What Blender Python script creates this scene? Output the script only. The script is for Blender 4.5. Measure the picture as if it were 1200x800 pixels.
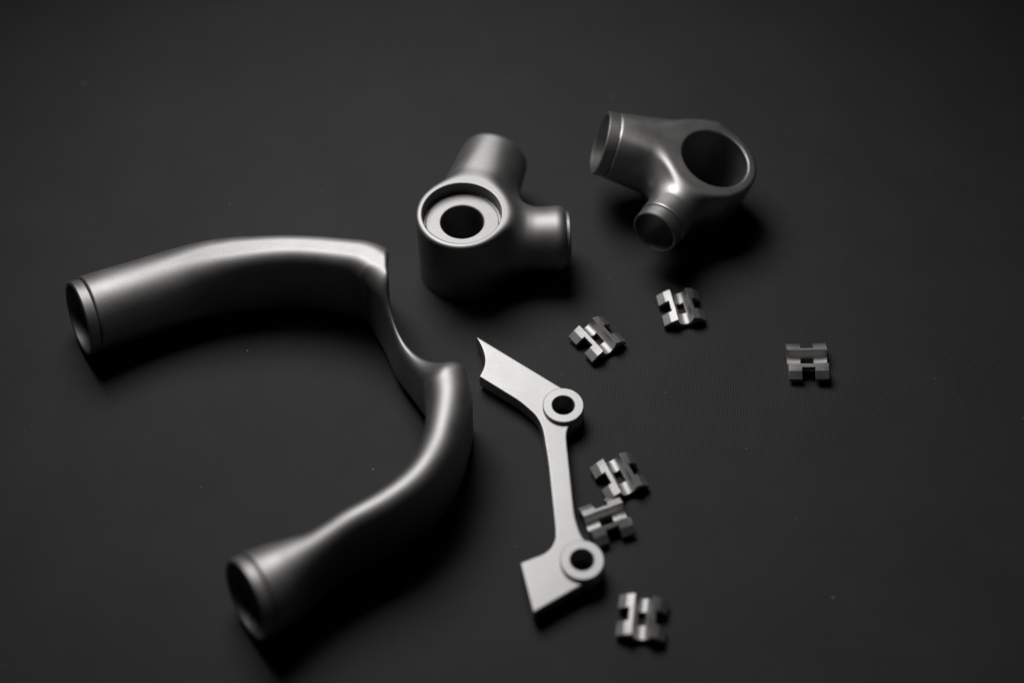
import bpy, bmesh, math, random
import numpy as np
from mathutils import Vector, Matrix

MM = 0.001
for o in list(bpy.data.objects): bpy.data.objects.remove(o)
scene = bpy.context.scene
C = scene.collection

# ------------------------------------------------------------ camera, light, exposure
EL = math.radians(54)                    # how steeply the camera looks down
DIST = 500.0                             # mm to the point in the middle of the frame
cam_d = bpy.data.cameras.new('camera'); cam = bpy.data.objects.new('camera', cam_d); C.objects.link(cam)
cam.location = (0, -DIST*math.cos(EL)*MM, DIST*math.sin(EL)*MM)
cam.rotation_euler = (math.pi/2-EL, 0, 0)
cam_d.lens = 50; cam_d.sensor_width = 36; cam_d.clip_start = .01; cam_d.clip_end = 20
cam_d.dof.use_dof = True; cam_d.dof.focus_distance = .487; cam_d.dof.aperture_fstop = 3.3
cam_d.dof.aperture_blades = 0
scene.camera = cam

world = bpy.data.worlds.new('World'); scene.world = world; world.use_nodes = True
world.node_tree.nodes['Background'].inputs[0].default_value = (.9, .95, 1, 1)
world.node_tree.nodes['Background'].inputs[1].default_value = .004

def area(name, pos, target, size, power, color=(1,1,1), spread=180, size_y=None):
    l = bpy.data.lights.new(name, 'AREA'); l.energy = power; l.color = color
    l.shape = 'RECTANGLE'; l.size = size*MM; l.size_y = (size_y or size)*MM; l.spread = math.radians(spread)
    o = bpy.data.objects.new(name, l); C.objects.link(o)
    o.location = Vector(pos)*MM
    o.rotation_euler = (Vector(target)-Vector(pos)).to_track_quat('-Z', 'Y').to_euler()
    return o
area('softbox_lamp', (-120, 245, 450), (0, -28, 0), 270, .66, (1,.985,.97), 80)

scene.view_settings.view_transform = 'Standard'; scene.view_settings.look = 'None'
scene.view_settings.exposure = 0; scene.view_settings.gamma = 1
scene.render.engine = 'CYCLES'

# ------------------------------------------------------------ materials
def nodes_of(name):
    m = bpy.data.materials.new(name); m.use_nodes = True
    nt = m.node_tree; return m, nt, nt.nodes['Principled BSDF']
def metal(name, col, rough, grain=2600, bump=.35, dist=.00004, tone=.06, groove=None):
    m, nt, b = nodes_of(name); N = nt.nodes; L = nt.links
    b.inputs['Metallic'].default_value = 1; b.inputs['Roughness'].default_value = rough
    tc = N.new('ShaderNodeTexCoord')
    n1 = N.new('ShaderNodeTexNoise'); n1.inputs['Scale'].default_value = grain; n1.inputs['Detail'].default_value = 3
    n2 = N.new('ShaderNodeTexNoise'); n2.inputs['Scale'].default_value = 90; n2.inputs['Detail'].default_value = 5
    L.new(tc.outputs['Object'], n1.inputs['Vector']); L.new(tc.outputs['Object'], n2.inputs['Vector'])
    mr = N.new('ShaderNodeMapRange'); mr.inputs['To Min'].default_value = 1-tone*2; mr.inputs['To Max'].default_value = 1+tone*2
    L.new(n1.outputs['Fac'], mr.inputs['Value'])
    vm = N.new('ShaderNodeVectorMath'); vm.operation = 'SCALE'; vm.inputs[0].default_value = col
    L.new(mr.outputs[0], vm.inputs['Scale']); L.new(vm.outputs[0], b.inputs['Base Color'])
    # handling marks, faint stains and pits
    n3 = N.new('ShaderNodeTexNoise'); n3.inputs['Scale'].default_value = 420; n3.inputs['Detail'].default_value = 6; n3.inputs['Roughness'].default_value = .7
    L.new(tc.outputs['Object'], n3.inputs['Vector'])
    pit = N.new('ShaderNodeMapRange'); pit.inputs['From Min'].default_value = .26; pit.inputs['From Max'].default_value = .36
    pit.inputs['To Min'].default_value = .6; L.new(n3.outputs['Fac'], pit.inputs['Value'])
    sm_ = N.new('ShaderNodeMapping'); sm_.inputs['Rotation'].default_value = (.3,.2,.7); sm_.inputs['Scale'].default_value = (260,4200,260)
    L.new(tc.outputs['Object'], sm_.inputs['Vector'])
    n4 = N.new('ShaderNodeTexNoise'); n4.inputs['Scale'].default_value = 1; n4.inputs['Detail'].default_value = 2
    L.new(sm_.outputs[0], n4.inputs['Vector'])
    scr = N.new('ShaderNodeMapRange'); scr.inputs['From Min'].default_value = .25; scr.inputs['From Max'].default_value = .75
    scr.inputs['To Min'].default_value = .95; scr.inputs['To Max'].default_value = 1.05; L.new(n4.outputs['Fac'], scr.inputs['Value'])
    mot = N.new('ShaderNodeMapRange'); mot.inputs['From Min'].default_value = .3; mot.inputs['From Max'].default_value = .7
    mot.inputs['To Min'].default_value = .93; mot.inputs['To Max'].default_value = 1.07; L.new(n2.outputs['Fac'], mot.inputs['Value'])
    last = mr.outputs[0]
    for q in (pit, scr, mot):
        x = N.new('ShaderNodeMath'); x.operation = 'MULTIPLY'; L.new(last, x.inputs[0]); L.new(q.outputs[0], x.inputs[1]); last = x.outputs[0]
    L.new(last, vm.inputs['Scale'])
    m2 = N.new('ShaderNodeMapRange'); m2.inputs['From Min'].default_value = .3; m2.inputs['From Max'].default_value = .7
    m2.inputs['To Min'].default_value = rough-.03; m2.inputs['To Max'].default_value = rough+.03
    L.new(n2.outputs['Fac'], m2.inputs['Value']); L.new(m2.outputs[0], b.inputs['Roughness'])
    bp = N.new('ShaderNodeBump'); bp.inputs['Strength'].default_value = bump; bp.inputs['Distance'].default_value = dist
    L.new(n1.outputs['Fac'], bp.inputs['Height']); L.new(bp.outputs[0], b.inputs['Normal'])
    if groove:
        w = N.new('ShaderNodeTexWave'); w.bands_direction = 'X'; w.inputs['Scale'].default_value = groove
        w.inputs['Distortion'].default_value = 1.2
        L.new(tc.outputs['Object'], w.inputs['Vector'])
        b2 = N.new('ShaderNodeBump'); b2.inputs['Strength'].default_value = .35; b2.inputs['Distance'].default_value = .00005
        L.new(w.outputs['Fac'], b2.inputs['Height']); L.new(bp.outputs[0], b2.inputs['Normal']); L.new(b2.outputs[0], b.inputs['Normal'])
    return m
M_blast = metal('blasted_titanium', (.275,.272,.27), .54, bump=.22, tone=.08)
M_plate = metal('bright_blasted_titanium', (.335,.332,.33), .54, bump=.3, tone=.09)
M_lug = metal('satin_blasted_titanium', (.35,.347,.344), .46, bump=.2, tone=.08)
M_cut = metal('machined_titanium', (.28,.277,.275), .56, grain=1800, tone=.10)
M_link = metal('machined_small_titanium', (.35,.347,.344), .52, grain=2200, tone=.12, groove=700)

def fabric():
    m, nt, b = nodes_of('black_ribbed_fabric'); N = nt.nodes; L = nt.links
    tc = N.new('ShaderNodeTexCoord')
    mp = N.new('ShaderNodeMapping'); mp.inputs['Rotation'].default_value = (0,0,math.radians(1.0))
    L.new(tc.outputs['Object'], mp.inputs['Vector'])
    w = N.new('ShaderNodeTexWave'); w.bands_direction = 'X'; w.wave_profile = 'SIN'
    w.inputs['Scale'].default_value = 2*math.pi/(20*.0009); w.inputs['Distortion'].default_value = .9
    w.inputs['Detail'].default_value = 1; w.inputs['Detail Scale'].default_value = .6
    L.new(mp.outputs[0], w.inputs['Vector'])
    # stitches across each rib
    w2 = N.new('ShaderNodeTexWave'); w2.bands_direction = 'Y'
    w2.inputs['Scale'].default_value = 2*math.pi/(20*.0009); w2.inputs['Distortion'].default_value = 1.5
    L.new(mp.outputs[0], w2.inputs['Vector'])
    n = N.new('ShaderNodeTexNoise'); n.inputs['Scale'].default_value = 1500; n.inputs['Detail'].default_value = 3
    L.new(tc.outputs['Object'], n.inputs['Vector'])
    a = N.new('ShaderNodeMath'); a.operation = 'MULTIPLY_ADD'; a.inputs[1].default_value = .25
    L.new(w2.outputs['Fac'], a.inputs[0]); L.new(w.outputs['Fac'], a.inputs[2])
    a2 = N.new('ShaderNodeMath'); a2.operation = 'MULTIPLY_ADD'; a2.inputs[1].default_value = .5
    L.new(n.outputs['Fac'], a2.inputs[0]); L.new(a.outputs[0], a2.inputs[2])
    bp = N.new('ShaderNodeBump'); bp.inputs['Strength'].default_value = .5; bp.inputs['Distance'].default_value = .00014
    L.new(a2.outputs[0], bp.inputs['Height']); L.new(bp.outputs[0], b.inputs['Normal'])
    # broad uneven nap
    n2 = N.new('ShaderNodeTexNoise'); n2.inputs['Scale'].default_value = 30; n2.inputs['Detail'].default_value = 9; n2.inputs['Roughness'].default_value = .68
    L.new(tc.outputs['Object'], n2.inputs['Vector'])
    mr = N.new('ShaderNodeMapRange'); mr.inputs['From Min'].default_value = .3; mr.inputs['From Max'].default_value = .7
    mr.inputs['To Min'].default_value = .86; mr.inputs['To Max'].default_value = 1.14
    L.new(n2.outputs['Fac'], mr.inputs['Value'])
    mr2 = N.new('ShaderNodeMapRange'); mr2.inputs['To Min'].default_value = .88; mr2.inputs['To Max'].default_value = 1.12  # gaps between ribs and stitches darker: their self-shading put into the colour
    L.new(a.outputs[0], mr2.inputs['Value'])
    mu = N.new('ShaderNodeMath'); mu.operation = 'MULTIPLY'; L.new(mr.outputs[0], mu.inputs[0]); L.new(mr2.outputs[0], mu.inputs[1])
    vm = N.new('ShaderNodeVectorMath'); vm.operation = 'SCALE'; vm.inputs[0].default_value = (.0205,.0213,.0226)
    L.new(mu.outputs[0], vm.inputs['Scale']); L.new(vm.outputs[0], b.inputs['Base Color'])
    b.inputs['Roughness'].default_value = .75
    b.inputs['Specular IOR Level'].default_value = .25
    return m
M_fab = fabric()
m, nt, b = nodes_of('pale_lint'); b.inputs['Base Color'].default_value = (.24,.24,.24,1); b.inputs['Roughness'].default_value = .9
M_lint = m

# ------------------------------------------------------------ helpers
def tag(o, label, cat, group=None):
    o['label'] = label; o['category'] = cat
    if group: o['group'] = group
def empty(name, loc, label, cat, group=None, rz=0):
    o = bpy.data.objects.new(name, None); C.objects.link(o); o.empty_display_size = .01
    o.location = Vector(loc)*MM; o.rotation_euler = (0,0,rz); tag(o, label, cat, group); return o
def link(name, me, mat, parent=None, origin=(0,0,0)):
    """me holds world coordinates in metres; the parent sits at origin (mm)"""
    o = bpy.data.objects.new(name, me); C.objects.link(o); me.materials.append(mat)
    if parent:
        me.transform(Matrix.Translation(-Vector(origin)*MM)); o.parent = parent
    return o

# --- signed distance modelling (all mm)
def length(v): return np.sqrt((v*v).sum(-1))
def smin(a, b, k):
    h = np.clip(.5+.5*(b-a)/k, 0, 1); return b*(1-h)+a*h-k*h*(1-h)
def smax(a, b, k): return -smin(-a, -b, k)
def cone(p, a, b, ra, rb, prof=None):
    """round-sided tube from a to b whose radius runs from ra to rb (or follows prof(t)); flat ends"""
    a = np.array(a, float); b = np.array(b, float); ax = b-a; Ln = np.sqrt(ax@ax); ax = ax/Ln
    q = p-a; s = q@ax; r = np.sqrt(np.maximum((q*q).sum(-1)-s*s, 0)); t = s/Ln
    R = prof(np.clip(t,0,1)) if prof else ra+(rb-ra)*np.clip(t,0,1)
    return r-R, s, Ln
def tube(p, a, b, ra, rb, k=.8, prof=None):
    f, s, Ln = cone(p, a, b, ra, rb, prof)
    return smax(smax(f, s-Ln, k), -s, k)

def surface_nets(F, lo, hi, h):
    lo = np.array(lo, float); hi = np.array(hi, float)
    n = np.ceil((hi-lo)/h).astype(int)+1
    xs = [lo[i]+h*np.arange(n[i]) for i in range(3)]
    # sample only the blocks the surface can pass through
    K = 8; nb = -(-n//K)
    bi = np.indices(nb).reshape(3,-1).T
    bc = lo+h*(bi*K+(K-1)/2)
    fb = F(bc); near = np.abs(fb) < h*K*.87*1.5
    V = np.empty(nb*K, np.float32)
    Vb = V.reshape(nb[0],K,nb[1],K,nb[2],K)
    Vb[...] = fb.reshape(nb)[:,None,:,None,:,None]
    off = np.indices((K,K,K)).reshape(3,-1).T
    sel = bi[near]
    for i in range(0, len(sel), 400):
        c = sel[i:i+400]
        p = lo+h*(c[:,None,:]*K+off[None])
        v = F(p.reshape(-1,3)).reshape(len(c),K,K,K)
        Vb[c[:,0],:,c[:,1],:,c[:,2],:] = v
    n = nb*K
    S = V < 0
    m = n-1
    cnt = np.zeros(m, np.int8); acc = np.zeros(tuple(m)+(3,), np.float32)
    sl = lambda d: tuple(slice(d[i], d[i]+m[i]) for i in range(3))
    for ax in range(3):
        o1, o2 = [a for a in range(3) if a != ax]
        for u in (0,1):
            for v in (0,1):
                d0 = [0,0,0]; d0[o1] = u; d0[o2] = v; d1 = list(d0); d1[ax] = 1
                a = V[sl(d0)]; b_ = V[sl(d1)]; cr = S[sl(d0)] != S[sl(d1)]
                den = np.where(cr, a-b_, 1); t = np.where(cr, a/den, 0)
                cnt += cr; acc[...,ax] += t*cr; acc[...,o1] += u*cr; acc[...,o2] += v*cr
    act = cnt > 0
    idx = np.full(m, -1, np.int64); idx[act] = np.arange(act.sum())
    cells = np.argwhere(act)
    P = lo+h*(cells+acc[act]/cnt[act][:,None])
    quads = []
    for ax in range(3):
        o1, o2 = (ax+1)%3, (ax+2)%3
        r = [slice(1, m[i]) for i in range(3)]; r[ax] = slice(0, m[ax])
        r1 = list(r); r1[ax] = slice(1, m[ax]+1)
        a = S[tuple(r)]; b_ = S[tuple(r1)]
        e = np.argwhere(a != b_); ins = a[tuple(e.T)]
        e = e + np.array([0 if i == ax else 1 for i in range(3)])
        def cid(du, dv):
            c = e.copy(); c[:,o1] -= du; c[:,o2] -= dv; return idx[tuple(c.T)]
        q = np.stack([cid(1,1), cid(0,1), cid(0,0), cid(1,0)], 1)
        q[~ins] = q[~ins][:,::-1]; quads.append(q)
    Q = np.concatenate(quads); Q = Q[(Q >= 0).all(1)]
    # relax the net along the surface, then pull it back onto it
    E = np.concatenate([Q[:,[0,1]],Q[:,[1,2]],Q[:,[2,3]],Q[:,[3,0]]])
    deg = np.maximum(np.bincount(E[:,0], minlength=len(P)), 1)
    for _ in range(3):
        A = np.stack([np.bincount(E[:,0], weights=P[E[:,1],i], minlength=len(P)) for i in range(3)], 1)/deg[:,None]
        P = P+.5*(A-P)
    e = .12
    def grad(p):
        return np.stack([(F(p+np.eye(3)[i]*e)-F(p-np.eye(3)[i]*e))/(2*e) for i in range(3)], 1)
    for _ in range(3):
        g = grad(P); f = F(P)
        s = f/np.maximum((g*g).sum(1), .2)
        s = np.clip(s, -h*.5, h*.5); P = P - g*s[:,None]
    g = grad(P); nrm = g/np.maximum(length(g), 1e-6)[:,None]
    return P, Q, nrm

def sdf_mesh(name, F, lo, hi, h):
    P, Q, nrm = surface_nets(F, lo, hi, h)
    me = bpy.data.meshes.new(name)
    me.vertices.add(len(P)); me.vertices.foreach_set('co', (P*MM).astype(np.float32).ravel())
    me.loops.add(len(Q)*4); me.loops.foreach_set('vertex_index', Q.astype(np.int32).ravel())
    me.polygons.add(len(Q)); me.polygons.foreach_set('loop_start', np.arange(0, len(Q)*4, 4, dtype=np.int32))
    me.update(calc_edges=True); me.validate()
    me.polygons.foreach_set('use_smooth', np.ones(len(me.polygons), bool))
    if len(me.vertices) == len(nrm):
        me.normals_split_custom_set_from_vertices([tuple(v) for v in nrm])
    return me

def lathe(name, origin, axis, profile, seg=128, closed=True):
    """profile = [(along axis, radius)] in mm turned about the axis through origin"""
    axis = Vector(axis).normalized(); q = axis.to_track_quat('Z', 'Y')
    bm = bmesh.new(); rings = []
    for a, r in profile:
        rings.append([bm.verts.new((Vector(origin)+q@Vector((r*math.cos(t), r*math.sin(t), a)))*MM)
                      for t in (2*math.pi*i/seg for i in range(seg))])
    n = len(profile)
    for j in range(n if closed else n-1):
        A, B = rings[j], rings[(j+1)%n]
        for i in range(seg):
            bm.faces.new((A[i], A[(i+1)%seg], B[(i+1)%seg], B[i]))
    bmesh.ops.recalc_face_normals(bm, faces=bm.faces)
    for f in bm.faces: f.smooth = True
    me = bpy.data.meshes.new(name); bm.to_mesh(me); bm.free()
    me.set_sharp_from_angle(angle=math.radians(30))
    return me

def collar(parent, origin, mouth, inward, rin, rout, ln, mat, name='end_collar'):
    c = .35
    pr = [(0,rin+.25),(.25,rin),(ln+1.5,rin),(ln+1.5,rout-.9),(ln-.1,rout-.9),(ln-.1,rout-.25),(ln-.35,rout),(c,rout),(0,rout-c)]
    return link(name, lathe(name, mouth, inward, pr), mat, parent, origin)

# ------------------------------------------------------------ the surface
bm = bmesh.new(); s = .9
vs = [bm.verts.new((x*s, y*s, 0)) for x, y in ((-1,-1),(1,-1),(1,1),(-1,1))]; bm.faces.new(vs)
me = bpy.data.meshes.new('fabric_surface'); bm.to_mesh(me); bm.free()
g = link('fabric_surface', me, M_fab); g['kind'] = 'structure'

# ------------------------------------------------------------ yoke
def catmull(pts, per=8):
    pts = np.array(pts, float); out = []
    P0 = np.vstack([2*pts[0]-pts[1], pts, 2*pts[-1]-pts[-2]])
    for i in range(len(pts)-1):
        a, b_, c, d = P0[i:i+4]
        for k in range(per):
            t = k/per
            out.append(.5*((2*b_)+(-a+c)*t+(2*a-5*b_+4*c-d)*t*t+(-a+3*b_-3*c+d)*t**3))
    out.append(pts[-1]); return np.array(out)

M1 = np.array([-148.3, -1.9, 16]); M2 = np.array([-79.7, -106.9, 16])
def heading(az, el):
    a, e = math.radians(az), math.radians(el); return np.array([math.cos(a)*math.cos(e), math.sin(a)*math.cos(e), -math.sin(e)])
u1 = heading(30, 13); u2 = heading(34, 13)
# x, y of the centreline, half width, half height
path = [(M1[0],M1[1],13.2,13.2), (-136,5.5,13.2,13.2), (-118,13.2,12,13.6), (-103.5,17.2,9.6,14.3), (-88.5,18.6,7.5,15),
        (-74,18.6,6.7,15.5), (-59,16.4,6.9,16), (-50.3,14.0,7.6,16.4), (-44.2,9.2,7.9,16.5), (-40.4,2.4,8.2,16.5), (-36.5,-5,8.5,16.5), (-32,-15,8.8,16.5),
        (-26,-25,8.5,16.5), (-21.5,-33.5,7.8,16.5), (-20,-42,7.2,16.5), (-20.8,-51.5,6.5,16.3), (-22.6,-60,6.0,16), (-26,-67.5,5.4,15.7),
        (-31,-74,5.0,15.5), (-38.6,-80.2,4.7,15.3), (-48.2,-86.1,4.6,15), (-54.4,-90.6,4.8,14.6), (-59.5,-94.2,5.9,14.2), (-65,-97.4,8.8,13.7), (-71,-101,12,13.2), (M2[0],M2[1],13.2,13.2)]
PL = catmull(path, 16)
lift = 2.9*np.exp(-(np.minimum(length(PL[:,:2]-M1[:2]), length(PL[:,:2]-M2[:2]))/13.)**1.6)   # the mouths tip upwards
PL = np.column_stack([PL, PL[:,3]+lift])
MC = np.array([3.0, 11.0]); MR = 47.5; SC = np.array([-28.5,-13.5,43.5]); SD = np.array([.87,.49,0.]); MN = np.array([.122,.068,.99]); MN /= length(MN)
def yoke_f(p):
    xy = p[:,:2]; best = np.full(len(p), 1e9); I = np.zeros(len(p)); V = PL[:,:2]
    k = np.argmin((V*V).sum(1)[None]-2*xy@V.T, 1)         # nearest station, then the two pieces that meet there
    G = np.zeros((len(p),3))
    for j in (k-1, k):
        j = np.clip(j, 0, len(PL)-2); a = PL[j]; d = PL[j+1]-a; e = d[:,:2]; w = xy-a[:,:2]
        t = np.clip((w*e).sum(1)/(e*e).sum(1), 0, 1); q = w-t[:,None]*e; dd = (q*q).sum(1); m = dd < best
        best[m] = dd[m]; G[m] = (a[:,2:5]+t[:,None]*d[:,2:5])[m]
    W, H, ZC = G.T
    r = np.sqrt(best); z = p[:,2]-ZC
    rc = W*np.minimum(1, .76+.24*np.clip((W-8.5)/4, 0, 1)+.3*np.clip((-20-xy[:,1])/20, 0, 1))             # flat-topped along the arms, round at the mouths
    web = np.clip(1-(((xy-np.array([-33,-13]))**2).sum(1))/26.**2, 0, 1)
    r = r+.19*web*np.clip(p[:,2]-3, 0, 30)                 # the web leans outwards and thins towards its rim
    ax, az = r-(W-rc), np.abs(z)-(H-rc)
    f = np.sqrt(np.maximum(ax,0)**2+np.maximum(az,0)**2)+np.minimum(np.maximum(ax,az),0)-rc
    for M, u in ((M1,u1),(M2,u2)):
        c, s, L = cone(p, M, M+u, 19, 19)
        f = smax(f, -np.maximum(np.maximum(s-3.8, -s-18), c), 1.0)
    qm = p-np.array([MC[0],MC[1],8.]); sm = qm@MN
    f = smax(f, MR-np.sqrt(np.maximum((qm*qm).sum(1)-sm*sm,0)), 1.6)          # cope cut that would seat on a round tube
    qs = p-SC; ss = qs@SD                                 # the saddle dips between the two horns
    f = smax(f, 22.5-np.sqrt(np.maximum((qs*qs).sum(1)-ss*ss,0)), 3)
    for M, u in ((M1,u1),(M2,u2)):
        c, s, L = cone(p, M-u*3, M+u*17, 11.2, 11.2, lambda t: 11.4-7.5*np.clip((t-.35)/.65,0,1)**1.4)
        f = smax(f, -smax(c, s-L, 1), .3)
    return f
y_org = (-85, -30, 0)
yoke = empty('yoke', y_org, 'large curved grey metal yoke with two open tube ends, lying on the black fabric', 'bicycle frame part')
link('body', sdf_mesh('body', yoke_f, (-165,-125,-1), (-5,38,36), .6), M_blast, yoke, y_org)
for M, u in ((M1,u1),(M2,u2)):
    collar(yoke, y_org, M, u, 11.5, 12.9, 3.8, M_blast)

# ------------------------------------------------------------ lug with the stepped seat
A0 = np.array([-17.5, 33.7, 0.]); HT = 30.0
ea = np.array([11.9, 41.6, 0]); la = length(ea); ea /= la
eb = np.array([38.2, 1.2, 0]); lb = length(eb); eb /= lb
def lug1_f(p):
    q = p-A0; r = np.sqrt((q[:,:2]**2).sum(1))
    c = smax(r-16.2, -p[:,2], .6)
    za, zb = np.array([0,0,16.2]), np.array([0,0,14.8])
    a = tube(p, A0+za+ea*5, A0+za+ea*(la-1.1), 14.5, 11.0, 3.0, lambda t: 15.6-3.2*t**.8)
    b = tube(p, A0+zb+eb*7, A0+zb+eb*(lb-1.1), 10, 11, 4.5, lambda t: 14-2.8*np.sin(np.clip(t/.6,0,1)*np.pi/2)+.9*np.clip((t-.6)/.4,0,1)**1.5)
    f = smin(c, smin(a, b, 12), 7)
    f = smax(f, p[:,2]-HT, 1.7)
    f = smax(f, -p[:,2], .6)
    f = smax(f, -smax(r-13.8, HT-5.2-p[:,2], .3), .5)
    f = smax(f, 7.7-r, .4)
    for e, z, l, ri in ((ea,za,la,8.9),(eb,zb,lb,8.2)):
        cc, s, L = cone(p, A0+z+e*18, A0+z+e*(l+3), ri, ri)
        f = smax(f, -smax(cc, -s, .6), .3)
    return f
lug1 = empty('head_tube_lug', A0, 'squat grey metal lug with a stepped round seat on top and two stub tubes', 'bicycle frame part')
link('body', sdf_mesh('body', lug1_f, (-36,14,-1), (24,82,32), .4), M_blast, lug1, A0)
zt = HT-4.9
link('seat_ring', lathe('seat_ring', A0+np.array([0,0,zt]), (0,0,1),
     [(0,7.9),(-.25,7.6),(-3,7.6),(-3,12.9),(-.3,12.9),(0,12.6)]), M_cut, lug1, A0)
for z, e, l, ri, ro, ln in ((16.2,ea,la,8.9,9.8,.9), (14.8,eb,lb,8.2,9.6,1.1)):
    pr = [(0,ri+.3),(.3,ri),(ln+1.5,ri),(ln+1.5,ro),(.5,ro),(.15,ro-.3),(0,ro-.5)]
    link('end_collar', lathe('end_collar', A0+np.array([0,0,z])+e*l, -e, pr), M_blast, lug1, A0)

# ------------------------------------------------------------ lug with the large bore
O2 = np.array([73.4, 61.3, 28.]); n2 = np.array([.25,-.075,.95]); n2 /= length(n2)
B2 = O2-n2*12.2
ec = np.array([-.938,.193,.29]); ec -= n2*(ec@n2); ec /= length(ec); lc = 40.4
CE = B2+ec*lc; side = np.cross(n2, ec); side *= np.sign(side[1]); B2 = B2+side*4.2; ec = CE-B2; lc = length(ec); ec /= lc
B3 = O2-n2*10.5
ed = np.array([-.56,-.82,.095]); ed -= n2*(ed@n2); ed /= length(ed); ld = 36.5
def lug2_f(p):
    q = p-O2; s = q@n2; r = np.sqrt(np.maximum((q*q).sum(1)-s*s, 0))
    c = smax(r-16.4, -s-25.0, 1.2)
    a = tube(p, B2, B2+ec*(lc-4.2), 14, 12, .8, lambda t: 16.6-4.5*t)
    b = tube(p, B3, B3+ed*(ld-5.0), 9, 8.7, .8, lambda t: 11.5-2.5*np.clip(t*1.3,0,1))
    f = smin(c, smin(a, b, 11), 8)
    f = smax(f, s, 1.6)
    f = smax(f, -p[:,2], .5)
    f = smax(f, 12.6-r, .7)
    for base, e, l, ri in ((B2,ec,lc,10.6),(B3,ed,ld,7.6)):
        cc, s2, L = cone(p, base+e*(15 if ri > 9 else 2), base+e*(l+3), ri, ri)
        f = smax(f, -smax(cc, -s2, .5), .4)
    return f
b2o = (O2[0], O2[1], 0)
lug2 = empty('seat_tube_lug', b2o, 'dark grey metal lug with one large round bore, tilted beside its own long shadow', 'bicycle frame part')
link('body', sdf_mesh('body', lug2_f, (30,25,-1), (96,88,46), .4), M_lug, lug2, b2o)
collar(lug2, b2o, B2+ec*lc, -ec, 10.6, 11.8, 4.2, M_lug)
collar(lug2, b2o, B3+ed*ld, -ed, 7.6, 8.6, 5.0, M_lug)

# ------------------------------------------------------------ brake mount arm
ARM = [(-12.7,-2.5),(-10.7,-6.8),(-9.7,-10.0),(-9.3,-12.9),(-9.7,-16.1),(-11.1,-19.7),(-2.7,-25.9),(2.1,-29.5),(5.0,-32.3),
       (7.6,-35.2),(9.3,-38.4),(10.3,-42.0),(10.9,-46.5),(11.8,-53.8),(12.6,-63.7),(13.4,-74.0),(13.7,-79.5),(13.3,-82.4),(11.9,-85.0),
       (9.8,-86.8),(6.6,-88.2),(2.6,-89.9),(6.5,-106.7),(21.5,-97.4),(26.0,-91.5),(25.5,-86.0),(22.0,-80.5),(20.5,-75.6),(19.8,-71.5),(19.2,-62.8),(18.5,-52.4),
       (18.1,-46.5),(18.1,-42.5),(19.2,-39.2),(22.0,-35.0),(22.0,-30.0),(18.5,-25.5),(16.4,-24.0)]
R1 = np.array([17.1,-32.3]); R2 = np.array([21.7,-89.6])
def sharp_catmull(pts, sharp, per=5):
    out = []; n = len(pts); P = np.array(pts)
    for i in range(n):
        b_, c = P[i], P[(i+1)%n]
        a = P[i-1] if i not in sharp else 2*b_-c
        d = P[(i+2)%n] if (i+1)%n not in sharp else 2*c-b_
        for k in range(per):
            t = k/per
            out.append(.5*((2*b_)+(-a+c)*t+(2*a-5*b_+4*c-d)*t*t+(-a+3*b_-3*c+d)*t**3))
    return np.array(out)
ARMP = sharp_catmull(ARM, {0,5,21,22,23,37}, 3)
def poly_sd(xy, P):
    d = np.full(len(xy), 1e9); sgn = np.ones(len(xy))
    for i in range(len(P)):
        a, b_ = P[i-1], P[i]; e = b_-a; w = xy-a
        t = np.clip((w@e)/(e@e), 0, 1); q = w-t[:,None]*e; d = np.minimum(d, (q*q).sum(1))
        c1 = xy[:,1] >= a[1]; c2 = xy[:,1] < b_[1]; c3 = e[0]*w[:,1] > e[1]*w[:,0]
        sgn = np.where((c1&c2&c3)|(~c1&~c2&~c3), -sgn, sgn)
    return sgn*np.sqrt(d)
AZ = 7.0
def arm_f(p):
    f = poly_sd(p[:,:2], ARMP)
    f = smax(f, np.abs(p[:,2]-(AZ+1.4)/2)-(AZ-1.4)/2, .45)
    for R in (R1, R2): f = np.maximum(f, 5.6-np.sqrt(((p[:,:2]-R)**2).sum(1)))
    return f
a_org = (15,-60,0)
arm = empty('brake_mount_arm', a_org, 'pale flat metal arm with two raised round eyelets and a concave pointed end', 'bicycle frame part')
link('plate', sdf_mesh('plate', arm_f, (-14.5,-108.5,.2), (28,-1,8.2), .42), M_plate, arm, a_org)
for R in (R1, R2):
    h = 8.5
    link('eyelet', lathe('eyelet', (R[0],R[1],0), (0,0,1),
        [(.3,3.65),(h-.3,3.65),(h,3.95),(h,6.6),(h-.12,6.8),(h-.35,6.9),(.35,6.9),(0,6.6),(0,3.95)]), M_plate, arm, a_org)

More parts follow.
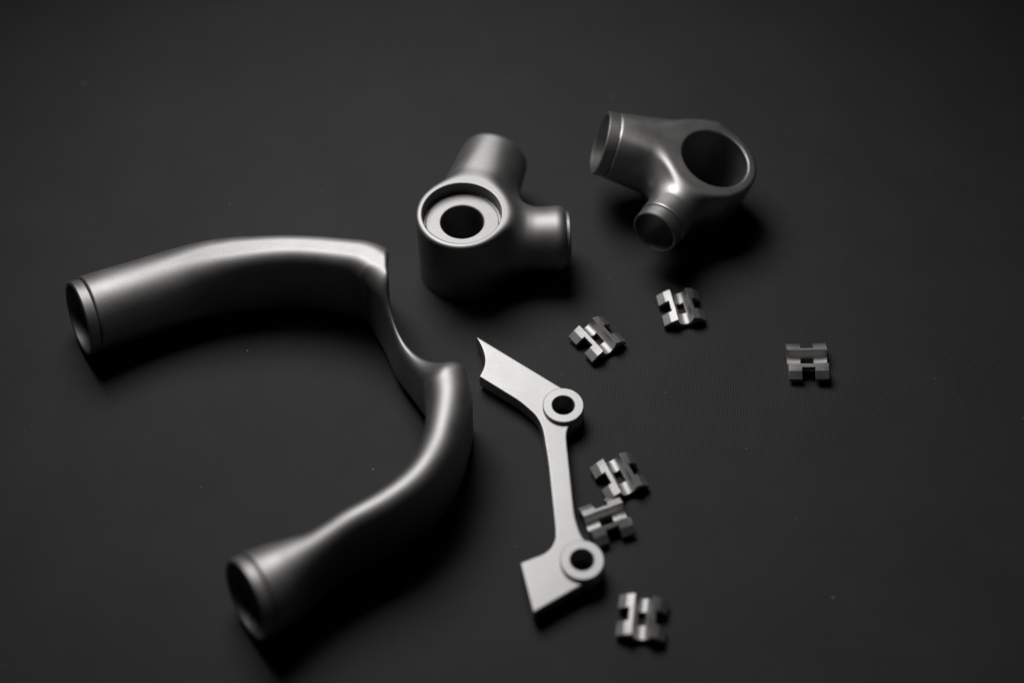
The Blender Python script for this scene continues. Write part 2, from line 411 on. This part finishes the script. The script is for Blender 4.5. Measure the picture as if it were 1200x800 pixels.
# ------------------------------------------------------------ little saddle-shaped pieces
def link_mesh():
    W, Ln = 8.0, 7.1
    prof = [(-W,2.7),(-5.6,4.6)]                       # outer facet, then the near-flat facet
    prof += [(-3.0,5.6)]
    prof += [(-2.8,5.0)]
    for k in range(1,14):                                 # the concave channel
        t = math.pi*k/14; prof.append((-2.75*math.cos(t), 5.0-2.75*math.sin(t)))
    prof += [(2.8,5.0),(3.0,5.6),(5.6,4.6),(W,2.7)]
    xs = []
    # split for slots: notch to |x|=4.6 and window |x|<1.55
    pts = []
    for (x0,z0),(x1,z1) in zip(prof[:-1], prof[1:]):
        pts.append((x0,z0))
        for cut in (-4.3, -1.5, 1.5, 4.3):
            if x0+.02 < cut < x1-.02:
                t = (cut-x0)/(x1-x0); pts.append((cut, z0+(z1-z0)*t))
    pts.append(prof[-1])
    under = []
    for x, z in pts:                                      # the underside follows the top, the channel's belly touching the cloth
        if abs(x) < 3.3: under.append((x, 2.3-2.25*math.sqrt(max(0,1-(x/3.4)**2))))
        else: under.append((x, max(1.3, z-2.3)))
    st = [-Ln, -5.0, -2.35, 2.35, 5.0, Ln]
    def present(j, k):
        xm = (pts[j][0]+pts[j+1][0])/2; ym = (st[k]+st[k+1])/2
        if abs(ym) < 2.1 and (abs(xm) > 4.3 or abs(xm) < 1.5): return False
        return True
    bm = bmesh.new(); cache = {}
    def v(j, k, top):
        key = (j,k,top)
        if key not in cache:
            x, z = (pts if top else under)[j]
            cache[key] = bm.verts.new((x*MM, st[k]*MM, z*MM))
        return cache[key]
    nj, nk = len(pts)-1, len(st)-1
    for j in range(nj):
        for k in range(nk):
            if not present(j,k): continue
            bm.faces.new((v(j,k,1), v(j+1,k,1), v(j+1,k+1,1), v(j,k+1,1)))
            bm.faces.new((v(j,k,0), v(j,k+1,0), v(j+1,k+1,0), v(j+1,k,0)))
            for (dj,dk,a,b_) in ((-1,0,(j,k),(j,k+1)),(1,0,(j+1,k),(j+1,k+1)),(0,-1,(j,k),(j+1,k)),(0,1,(j,k+1),(j+1,k+1))):
                jj, kk = j+dj, k+dk
                if 0 <= jj < nj and 0 <= kk < nk and present(jj,kk): continue
                bm.faces.new((v(*a,1), v(*b_,1), v(*b_,0), v(*a,0)))
    bmesh.ops.recalc_face_normals(bm, faces=bm.faces)
    ed = [e for e in bm.edges if e.calc_face_angle(0) > math.radians(14)]
    bmesh.ops.bevel(bm, geom=ed, offset=.10*MM, segments=2, affect='EDGES', clamp_overlap=True)
    for f in bm.faces: f.smooth = True
    me = bpy.data.meshes.new('cable_guide'); bm.to_mesh(me); bm.free()
    me.set_sharp_from_angle(angle=math.radians(28))
    return me
LM = link_mesh(); LM.materials.append(M_link)
LINKS = [   # x, y, heading of the channel, lean about the channel, lean along it
 (29.9,-.7,-54,0,0,'small slotted metal guide behind the upper eyelet of the flat arm, channel running askew'),
 (60.1,12.8,-80.5,0,0,'small slotted metal guide in front of the tilted large-bore lug, its left wing bright'),
 (102.2,-10.6,-2,0,-4,'small dark slotted metal guide lying alone at the far right, channel running sideways'),
 (35.1,-56.4,-67,0,0,'small slotted metal guide beside the middle of the flat arm, just above another guide'),
 (30.3,-72.6,22,0,0,'small slotted metal guide close against the flat arm near its lower eyelet, partly in shadow'),
 (39.8,-106.5,-98,0,0,'small blurred slotted metal guide nearest the camera, below the lower eyelet of the flat arm'),
]
for x, y, a, r1, r2, lab in LINKS:
    me = LM.copy(); rj = random.Random(int(x*10))
    for v in me.vertices:
        c = v.co/MM; v.co = (c+Vector((math.sin(c.y*.9+x), math.sin(c.x*1.3+y), math.sin(c.x*.7+c.y*.8+x)))*.07)*MM
    o = bpy.data.objects.new('cable_guide', me); C.objects.link(o)
    o.location = (x*MM, y*MM, abs(math.sin(math.radians(r2)))*7*MM); o.scale = (.94,.96,.94); o.rotation_euler = (math.radians(r2), math.radians(r1), math.radians(a+90))
    wn = o.modifiers.new('facets', 'WEIGHTED_NORMAL'); wn.keep_sharp = True; wn.weight = 90
    tag(o, lab, 'cable guide', 'small slotted cable guides scattered on the fabric')

# ------------------------------------------------------------ lint on the cloth
random.seed(4); bm = bmesh.new()
def fleck(x, y, r, e=1.6):
    a = random.uniform(0,math.pi)
    mt = Matrix.Translation((x*MM, y*MM, r*.5*MM)) @ Matrix.Rotation(a,4,'Z') @ Matrix.Diagonal((r*e*MM, r*MM, r*.6*MM, 1))
    bmesh.ops.create_icosphere(bm, subdivisions=1, radius=1, matrix=mt)
for x, y, r in ((-173.3,128.5,.42),(-92.6,-4.1,.32),(-106.4,63.8,.25),(99.8,-98.4,.33),(40.1,121.2,.35),(-45.9,-52.2,.3),(34.5,-73,.15)): fleck(x,y,r,1.2)
for i in range(120): fleck(random.uniform(-210,210), random.uniform(-130,190), random.uniform(.05,.14), random.uniform(1,2.5))
me = bpy.data.meshes.new('lint_specks'); bm.to_mesh(me); bm.free()
o = link('lint_specks', me, M_lint); o['kind'] = 'stuff'; o['label'] = 'tiny pale specks of lint scattered over the black fabric'
